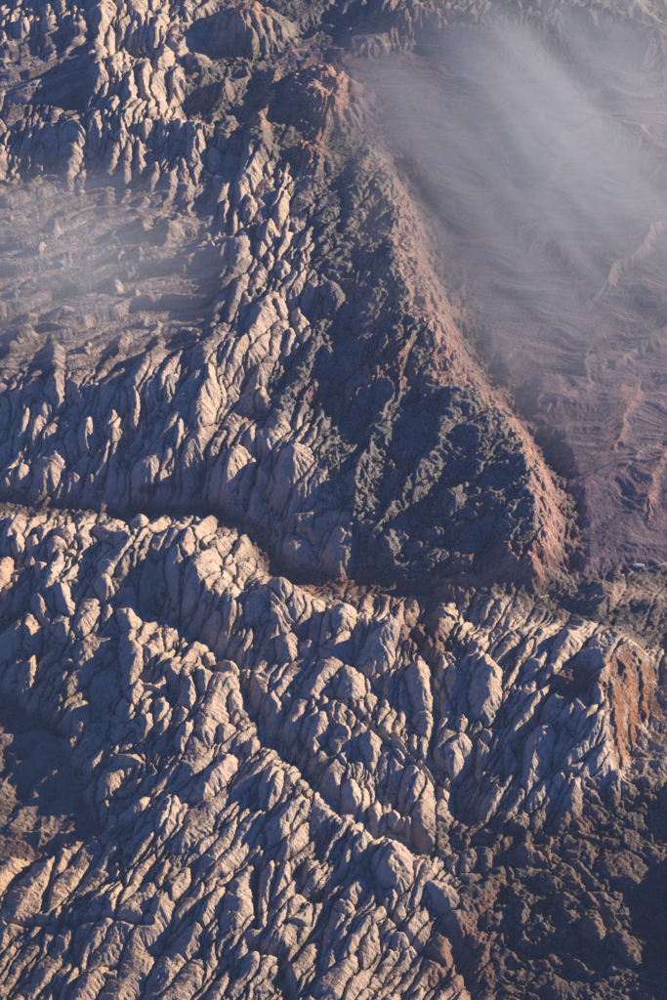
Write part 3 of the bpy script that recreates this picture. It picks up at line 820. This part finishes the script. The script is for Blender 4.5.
# ------------------------------------------------------------------ meshes
coll = scene.collection
V = np.stack([GX, GY, H], -1).reshape(-1, 3)
nrm = np.stack([-hx, -hy, np.ones_like(hx)], -1).reshape(-1, 3); nrm /= np.linalg.norm(nrm, axis=1)[:, None]
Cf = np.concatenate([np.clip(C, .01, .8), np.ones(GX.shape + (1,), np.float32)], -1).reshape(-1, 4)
Vg = VEG.reshape(-1).astype(np.float32)
idx = np.arange(NR * NC).reshape(NR, NC)
quads = np.stack([idx[:-1, :-1], idx[:-1, 1:], idx[1:, 1:], idx[1:, :-1]], -1).reshape(-1, 4)

def make_patch(name, qsel, mat, parent=None):
    q = quads[qsel]
    used, inv = np.unique(q, return_inverse=True)
    me = bpy.data.meshes.new(name)
    nq = len(q)
    me.vertices.add(len(used)); me.vertices.foreach_set('co', V[used].ravel().astype(np.float32))
    me.loops.add(nq * 4); me.loops.foreach_set('vertex_index', inv.ravel().astype(np.int32))
    me.polygons.add(nq); me.polygons.foreach_set('loop_start', np.arange(0, nq * 4, 4, dtype=np.int32))
    me.update(calc_edges=True)
    me.polygons.foreach_set('use_smooth', np.ones(nq, bool))
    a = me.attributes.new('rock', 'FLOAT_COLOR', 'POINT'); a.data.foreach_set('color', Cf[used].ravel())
    b = me.attributes.new('scrub', 'FLOAT', 'POINT'); b.data.foreach_set('value', Vg[used])
    me.normals_split_custom_set_from_vertices(nrm[used].tolist())
    me.materials.append(mat)
    o = bpy.data.objects.new(name, me); coll.objects.link(o)
    if parent is not None: o.parent = parent
    return o

# every piece of ground belongs to one landform
FC = lambda F: F[:-1, :-1].reshape(-1)
PUf, PVf = FC(PU), FC(PV)
regs = ['slickrock_reef', 'desert_plain', 'dark_lowland', 'red_cliff', 'canyon_wash', 'scrubby_mesa', 'mesa_scarp', 'desert_basin', 'layered_plateau', 'far_vale', 'northern_reef']
kind = np.zeros(len(quads), int)
kind[PVf < 510] = 10
for k, nm in ((9, 'vale'), (8, 'plateau'), (2, 'lowland'), (5, 'mesa'), (7, 'basin'), (6, 'eastslope'), (4, 'wash'), (3, 'redcliff'), (1, 'plain')):
    kind[FC(MASK[nm]) > .5] = k
did = FC(DID).copy()
did[np.isin(kind, (1, 3, 4, 6, 7))] = -1
# the largest domes in view become pieces of their own
inv_ = (PUf > 0) & (PUf < IW) & (PVf > 0) & (PVf < IH)
area = np.bincount(did[(did >= 0) & inv_], minlength=len(DOMES))
order = np.argsort(-area)
singles = [k for k in order[:330] if area[k] > 40]
labelled = [k for k in range(len(DOMES)) if DOMES[k]['label'] and area[k] > 40]
plain_singles = [k for k in singles if k not in labelled][:290]
singled = np.zeros(len(DOMES) + 1, bool); singled[labelled] = True; singled[plain_singles] = True
def keep_largest():
    """a dome that another one cuts in two keeps its larger half; the rest goes back to the ground"""
    nc = NC - 1
    srt = np.argsort(did, kind='stable'); ds = did[srt]
    for k in labelled + plain_singles:
        a, b = np.searchsorted(ds, [k, k + 1])
        left = set(srt[a:b].tolist()); comps = []
        while left:
            st = [left.pop()]; comp = []
            while st:
                c = st.pop(); comp.append(c)
                for d in (c - 1, c + 1, c - nc, c + nc):
                    if d in left: left.discard(d); st.append(d)
            comps.append(comp)
        comps.sort(key=len)
        for comp in comps[:-1]: did[comp] = -1
keep_largest()
sep_mask = (did >= 0) & singled[did]
STRUCT = {}
for k, nm in enumerate(regs):
    sel = (kind == k) & ~sep_mask
    if not sel.any(): continue
    o = make_patch(nm, sel, MAT['red'] if nm in ('red_cliff', 'mesa_scarp') else MAT['soft'] if nm in ('desert_basin', 'desert_plain', 'canyon_wash', 'dark_lowland') else MAT['reef'])
    o['kind'] = 'structure'
    STRUCT[k] = o
srt = np.argsort(did, kind='stable'); ds = did[srt]
for k in labelled + plain_singles:
    a, b = np.searchsorted(ds, [k, k + 1])
    q = srt[a:b]
    D = DOMES[k]
    par = np.bincount(kind[q], minlength=len(regs)).argmax()
    nm = 'sandstone_fin' if D['L'] > 2.2 * D['W'] else 'sandstone_dome'
    if D['label']:
        o = make_patch(nm, q, MAT['reef'])
        o['label'] = D['label']; o['category'] = 'rock dome'; o['group'] = 'great sandstone domes and fins'
    else:
        make_patch(nm, q, MAT['reef'], STRUCT[par])
print('meshes', time.time() - T0)

# ground beyond the detailed terrain, out to the horizon
def outer_ground():
    me = bpy.data.meshes.new('outer_desert')
    R0 = 70000.0
    ys = [-R0, Yrow[0] + 40, Yrow[-1] - 60, R0]
    zlow = -30.0
    def wx(y): return float(np.interp(y, Yrow, X1)) - 40
    v = [(-R0, ys[0], zlow), (R0, ys[0], zlow), (-R0, ys[1], zlow), (-wx(ys[1]), ys[1], zlow), (wx(ys[1]), ys[1], zlow), (R0, ys[1], zlow),
         (-R0, ys[2], zlow), (-wx(ys[2]), ys[2], zlow), (wx(ys[2]), ys[2], zlow), (R0, ys[2], zlow), (-R0, ys[3], zlow), (R0, ys[3], zlow)]
    f = [(0, 1, 5, 4, 3, 2), (2, 3, 7, 6), (4, 5, 9, 8), (6, 7, 8, 9, 11, 10)]
    me.from_pydata(v, [], f); me.update()
    m = bpy.data.materials.new('outer_desert_soil'); m.use_nodes = True
    nt = m.node_tree; b = nt.nodes['Principled BSDF']; b.inputs['Roughness'].default_value = .95
    g = nt.nodes.new('ShaderNodeNewGeometry'); n = nt.nodes.new('ShaderNodeTexNoise'); n.inputs['Scale'].default_value = .001; n.inputs['Detail'].default_value = 8
    r = nt.nodes.new('ShaderNodeValToRGB'); r.color_ramp.elements[0].color = (.14, .10, .09, 1); r.color_ramp.elements[1].color = (.34, .26, .22, 1)
    nt.links.new(g.outputs['Position'], n.inputs['Vector']); nt.links.new(n.outputs['Fac'], r.inputs[0]); nt.links.new(r.outputs[0], b.inputs['Base Color'])
    me.materials.append(m)
    o = bpy.data.objects.new('outer_desert', me); coll.objects.link(o); o['kind'] = 'structure'
outer_ground()

# ------------------------------------------------------------------ haze
def volume_box(name, lo, hi):
    me = bpy.data.meshes.new(name)
    x0, y0, z0 = lo; x1, y1, z1 = hi
    v = [(x0, y0, z0), (x1, y0, z0), (x1, y1, z0), (x0, y1, z0), (x0, y0, z1), (x1, y0, z1), (x1, y1, z1), (x0, y1, z1)]
    f = [(0, 3, 2, 1), (4, 5, 6, 7), (0, 1, 5, 4), (1, 2, 6, 5), (2, 3, 7, 6), (3, 0, 4, 7)]
    me.from_pydata(v, [], f); me.update()
    o = bpy.data.objects.new(name, me); coll.objects.link(o); o['kind'] = 'stuff'
    m = bpy.data.materials.new(name + '_air'); m.use_nodes = True
    m.node_tree.nodes.remove(m.node_tree.nodes['Principled BSDF'])
    pv = m.node_tree.nodes.new('ShaderNodeVolumePrincipled')
    m.node_tree.links.new(pv.outputs[0], m.node_tree.nodes['Material Output'].inputs['Volume'])
    me.materials.append(m)
    return o, m, pv
HAZE = 0.5e-5
zmin = min(-31.0, float(H.min()) - 1)
hz, hm, hv = volume_box('haze', (-71000, -71000, zmin - 1), (71000, 71000, CAM_H + 20))
hv.inputs['Color'].default_value = (.38, .59, 1.0, 1)
hv.inputs['Density'].default_value = HAZE
print('done', time.time() - T0)

# ------------------------------------------------------------------ thin drifting cloud over the basin and a veil of mist over the plateau
def cloud(name, corners, z0, z1, density, streak, seed, edge, label_axis=None):
    """corners: outline on the photograph at the cloud's own height; a closed slab whose density thins out towards its edges"""
    zc = (z0 + z1) / 2
    P = np.array(corners, float)
    x, y = to_ground(P[:, 0], P[:, 1], zc)
    n = len(x)
    me = bpy.data.meshes.new(name)
    v = [(x[k], y[k], z0) for k in range(n)] + [(x[k], y[k], z1) for k in range(n)]
    f = [tuple(reversed(range(n))), tuple(range(n, 2 * n))] + [(k, (k + 1) % n, n + (k + 1) % n, n + k) for k in range(n)]
    me.from_pydata(v, [], f); me.update()
    import bmesh
    bm = bmesh.new(); bm.from_mesh(me); bmesh.ops.recalc_face_normals(bm, faces=bm.faces); bm.to_mesh(me); bm.free()
    o = bpy.data.objects.new(name, me); coll.objects.link(o); o['kind'] = 'stuff'
    m = bpy.data.materials.new(name + '_vapour'); m.use_nodes = True
    nt = m.node_tree; N = nt.nodes; Lk = nt.links
    N.remove(N['Principled BSDF'])
    pv = N.new('ShaderNodeVolumePrincipled'); Lk.new(pv.outputs[0], N['Material Output'].inputs['Volume'])
    pv.inputs['Color'].default_value = (.82, .94, 1.0, 1)
    pv.inputs['Anisotropy'].default_value = 0.0
    def math_(op, a, b=None, clamp=False):
        q = N.new('ShaderNodeMath'); q.operation = op; q.use_clamp = clamp
        for i, w in enumerate((a, b)):
            if w is None: continue
            if isinstance(w, (int, float)): q.inputs[i].default_value = w
            else: Lk.new(w, q.inputs[i])
        return q.outputs[0]
    geo = N.new('ShaderNodeNewGeometry')
    # wisps: noise stretched along the wind
    sx, sy = to_ground([streak[0], streak[2]], [streak[1], streak[3]], zc)
    wind = math.atan2(sy[1] - sy[0], sx[1] - sx[0])
    mp = N.new('ShaderNodeMapping'); mp.vector_type = 'TEXTURE'
    mp.inputs['Rotation'].default_value = (0, 0, wind); mp.inputs['Scale'].default_value = (4200, 650, 900)
    mp.inputs['Location'].default_value = (seed * 137.0, seed * 53.0, 0)
    Lk.new(geo.outputs['Position'], mp.inputs['Vector'])
    nz = N.new('ShaderNodeTexNoise'); nz.inputs['Scale'].default_value = 1.0; nz.inputs['Detail'].default_value = 5; nz.inputs['Roughness'].default_value = .55; nz.inputs['Distortion'].default_value = .5
    Lk.new(mp.outputs[0], nz.inputs['Vector'])
    mp2 = N.new('ShaderNodeMapping'); mp2.vector_type = 'TEXTURE'; mp2.inputs['Scale'].default_value = (3200, 3200, 3200); mp2.inputs['Location'].default_value = (seed * 91.0, 0, 0)
    Lk.new(geo.outputs['Position'], mp2.inputs['Vector'])
    n2 = N.new('ShaderNodeTexNoise'); n2.inputs['Scale'].default_value = 1.0; n2.inputs['Detail'].default_value = 3
    Lk.new(mp2.outputs[0], n2.inputs['Vector'])
    # thinning towards the rim: an ellipse in plan
    cx, cy = (x.min() + x.max()) / 2, (y.min() + y.max()) / 2
    ex, ey = to_ground([edge[0], edge[0] + edge[2], edge[0]], [edge[1], edge[1], edge[1] - edge[3]], zc)
    mp3 = N.new('ShaderNodeMapping'); mp3.vector_type = 'TEXTURE'
    mp3.inputs['Location'].default_value = (ex[0], ey[0], zc); mp3.inputs['Scale'].default_value = (abs(ex[1] - ex[0]), abs(ey[2] - ey[0]), (z1 - z0) * .5)
    Lk.new(geo.outputs['Position'], mp3.inputs['Vector'])
    ln = N.new('ShaderNodeVectorMath'); ln.operation = 'LENGTH'; Lk.new(mp3.outputs[0], ln.inputs[0])
    fall = math_('SUBTRACT', 1.0, math_('ADD', ln.outputs['Value'], math_('MULTIPLY', math_('SUBTRACT', n2.outputs['Fac'], .5), .7)), True)
    wisp = math_('MULTIPLY', math_('SUBTRACT', nz.outputs['Fac'], .34), 4.0, True)
    d = math_('MULTIPLY', math_('MULTIPLY', fall, math_('ADD', wisp, .25)), density)
    Lk.new(d, pv.inputs['Density'])
    me.materials.append(m)
    return o
CL = cloud('cloud', [(160, 470), (700, 500), (1100, 480), (1100, -160), (640, -190), (160, -180)], 160, 460, 2.9e-3, (345, 30, 450, 160), 3.0, (560, 140, 245, 250))
CL2 = cloud('cloud', [(-330, 480), (460, 480), (460, 60), (-330, 60)], 480, 680, 2.2e-3, (20, 300, 200, 270), 8.0, (70, 250, 190, 110))
scene.cycles.volume_step_rate = 1.5
scene.cycles.volume_max_steps = 64

# ------------------------------------------------------------------ the white shed out on the flats by the wash
def box_mesh(name, sx, sy, z0, z1, mat, parent, loc=(0, 0), ridge=0.0):
    v = [(-sx, -sy, z0), (sx, -sy, z0), (sx, sy, z0), (-sx, sy, z0), (-sx, -sy, z1), (sx, -sy, z1), (sx, sy, z1), (-sx, sy, z1)]
    f = [(0, 3, 2, 1), (0, 1, 5, 4), (1, 2, 6, 5), (2, 3, 7, 6), (3, 0, 4, 7)]
    if ridge:
        v += [(-sx, 0, z1 + ridge), (sx, 0, z1 + ridge)]
        f += [(4, 5, 9, 8), (6, 7, 8, 9), (4, 8, 7), (5, 6, 9)]
    else:
        f += [(4, 5, 6, 7)]
    v = [(a + loc[0], b + loc[1], c) for a, b, c in v]
    me = bpy.data.meshes.new(name); me.from_pydata(v, [], f); me.update(); me.materials.append(mat)
    o = bpy.data.objects.new(name, me); coll.objects.link(o); o.parent = parent
    return o
def flat_mat(name, col, rough=.6):
    m = bpy.data.materials.new(name); m.use_nodes = True
    nt = m.node_tree; b = nt.nodes['Principled BSDF']; b.inputs['Roughness'].default_value = rough
    n = nt.nodes.new('ShaderNodeTexNoise'); n.inputs['Scale'].default_value = .4
    r = nt.nodes.new('ShaderNodeValToRGB'); r.color_ramp.elements[0].color = (*[c * .85 for c in col], 1); r.color_ramp.elements[1].color = (*col, 1)
    g = nt.nodes.new('ShaderNodeTexCoord'); nt.links.new(g.outputs['Object'], n.inputs['Vector'])
    nt.links.new(n.outputs['Fac'], r.inputs[0]); nt.links.new(r.outputs[0], b.inputs['Base Color'])
    return m
white, dark = flat_mat('white_sheet_metal', (.8, .8, .8)), flat_mat('dark_doorway', (.06, .06, .065))
MC_full = H
bx0, by0, bz0 = on_macro([640], [566], 4)
shed = bpy.data.objects.new('white_shed', None); coll.objects.link(shed)
shed.location = (bx0[0], by0[0], bz0[0] - 1); shed.rotation_euler = (0, 0, math.radians(-8))
shed['label'] = 'tiny white building alone on the dark flats beside the wash'; shed['category'] = 'building'
box_mesh('wall', 26, 11, -6, 11, white, shed)
box_mesh('roof', 27, 12, 11.01, 11.6, white, shed, ridge=5)
box_mesh('annex', 9, 8, -6, 8, white, shed, (-35.1, 0), ridge=3)
box_mesh('door', 5, .3, -2, 7, dark, shed, (4, -11.3))
box_mesh('door', 3, .3, -2, 5, dark, shed, (-14, -11.3))

# ------------------------------------------------------------------ dirt tracks
def track(name, pts, width):
    P = np.array(pts, float); n = 120
    tt = np.linspace(0, len(P) - 1, n)
    px, py = np.interp(tt, range(len(P)), P[:, 0]), np.interp(tt, range(len(P)), P[:, 1])
    for _ in range(3):
        px[1:-1] = (px[:-2] + px[1:-1] * 2 + px[2:]) / 4; py[1:-1] = (py[:-2] + py[1:-1] * 2 + py[2:]) / 4
    x, y, _ = on_macro(px, py, 0)
    dx, dy = np.gradient(x), np.gradient(y); q = np.hypot(dx, dy) + 1e-6
    v = []; f = []
    for k in range(n):
        for sgn in (-1, -.33, .33, 1):
            xx, yy = x[k] - dy[k] / q[k] * width * sgn, y[k] + dx[k] / q[k] * width * sgn
            v.append((xx, yy, float(sample(H, np.array([xx]), np.array([yy]))[0]) + 1.2))
        if k: f += [(4 * k - 4 + i, 4 * k - 3 + i, 4 * k + 1 + i, 4 * k + i) for i in range(3)]
    me = bpy.data.meshes.new(name); me.from_pydata(v, [], f); me.update(); me.materials.append(TRACK)
    o = bpy.data.objects.new(name, me); coll.objects.link(o); o['kind'] = 'structure'
TRACK = flat_mat('pale_dirt', (.34, .28, .25), .95)
track('dirt_road', [(760, 548), (690, 556), (650, 568), (618, 576), (585, 590), (540, 597)], 5)
track('dirt_road', [(262, 52), (300, 50), (350, 48), (400, 44), (440, 46)], 7)

# ------------------------------------------------------------------ what each stretch of ground looks like
for nm, lab, cat in (('slickrock_reef', 'reef of pale sandstone fins and domes below the dry wash', 'rock reef'), ('northern_reef', 'far reef of pale sandstone fins above the dry wash', 'rock reef'),
                     ('desert_plain', 'dark shadowed plain below the western rim of the reef', 'plain'), ('dark_lowland', 'dark brown broken lowland beyond the end of the pale reef', 'lowland'),
                     ('red_cliff', 'rust red ledged cliff closing the eastern end of the pale reef', 'cliff'), ('canyon_wash', 'dark dry wash winding between the two sandstone reefs', 'dry riverbed'),
                     ('scrubby_mesa', 'dark blue-grey scrubby mesa between the white domes and the pink scarp', 'mesa'), ('mesa_scarp', 'dusty pink scarp falling from the mesa rim to the basin', 'scarp'),
                     ('desert_basin', 'wide purple desert basin under the drifting cloud', 'basin'), ('layered_plateau', 'misty plateau of thin tilted rock layers', 'plateau'),
                     ('far_vale', 'dark vale with pinkish red hills at the head of the mesa', 'valley'), ('outer_desert', 'brown desert stretching away beyond the reefs', 'ground'),
                     ('haze', 'thin blue haze over the whole land', 'haze'), ('cloud', 'streaked white cloud drifting over the purple basin', 'cloud'),
                     ('cloud.001', 'thin veil of mist over the layered plateau', 'mist'), ('dirt_road', 'pale dirt track leading past the tiny white building', 'road'),
                     ('dirt_road.001', 'faint straight pale track across the far valley behind the red mound', 'road')):
    o = bpy.data.objects.get(nm)
    if o is not None: o['label'] = lab; o['category'] = cat
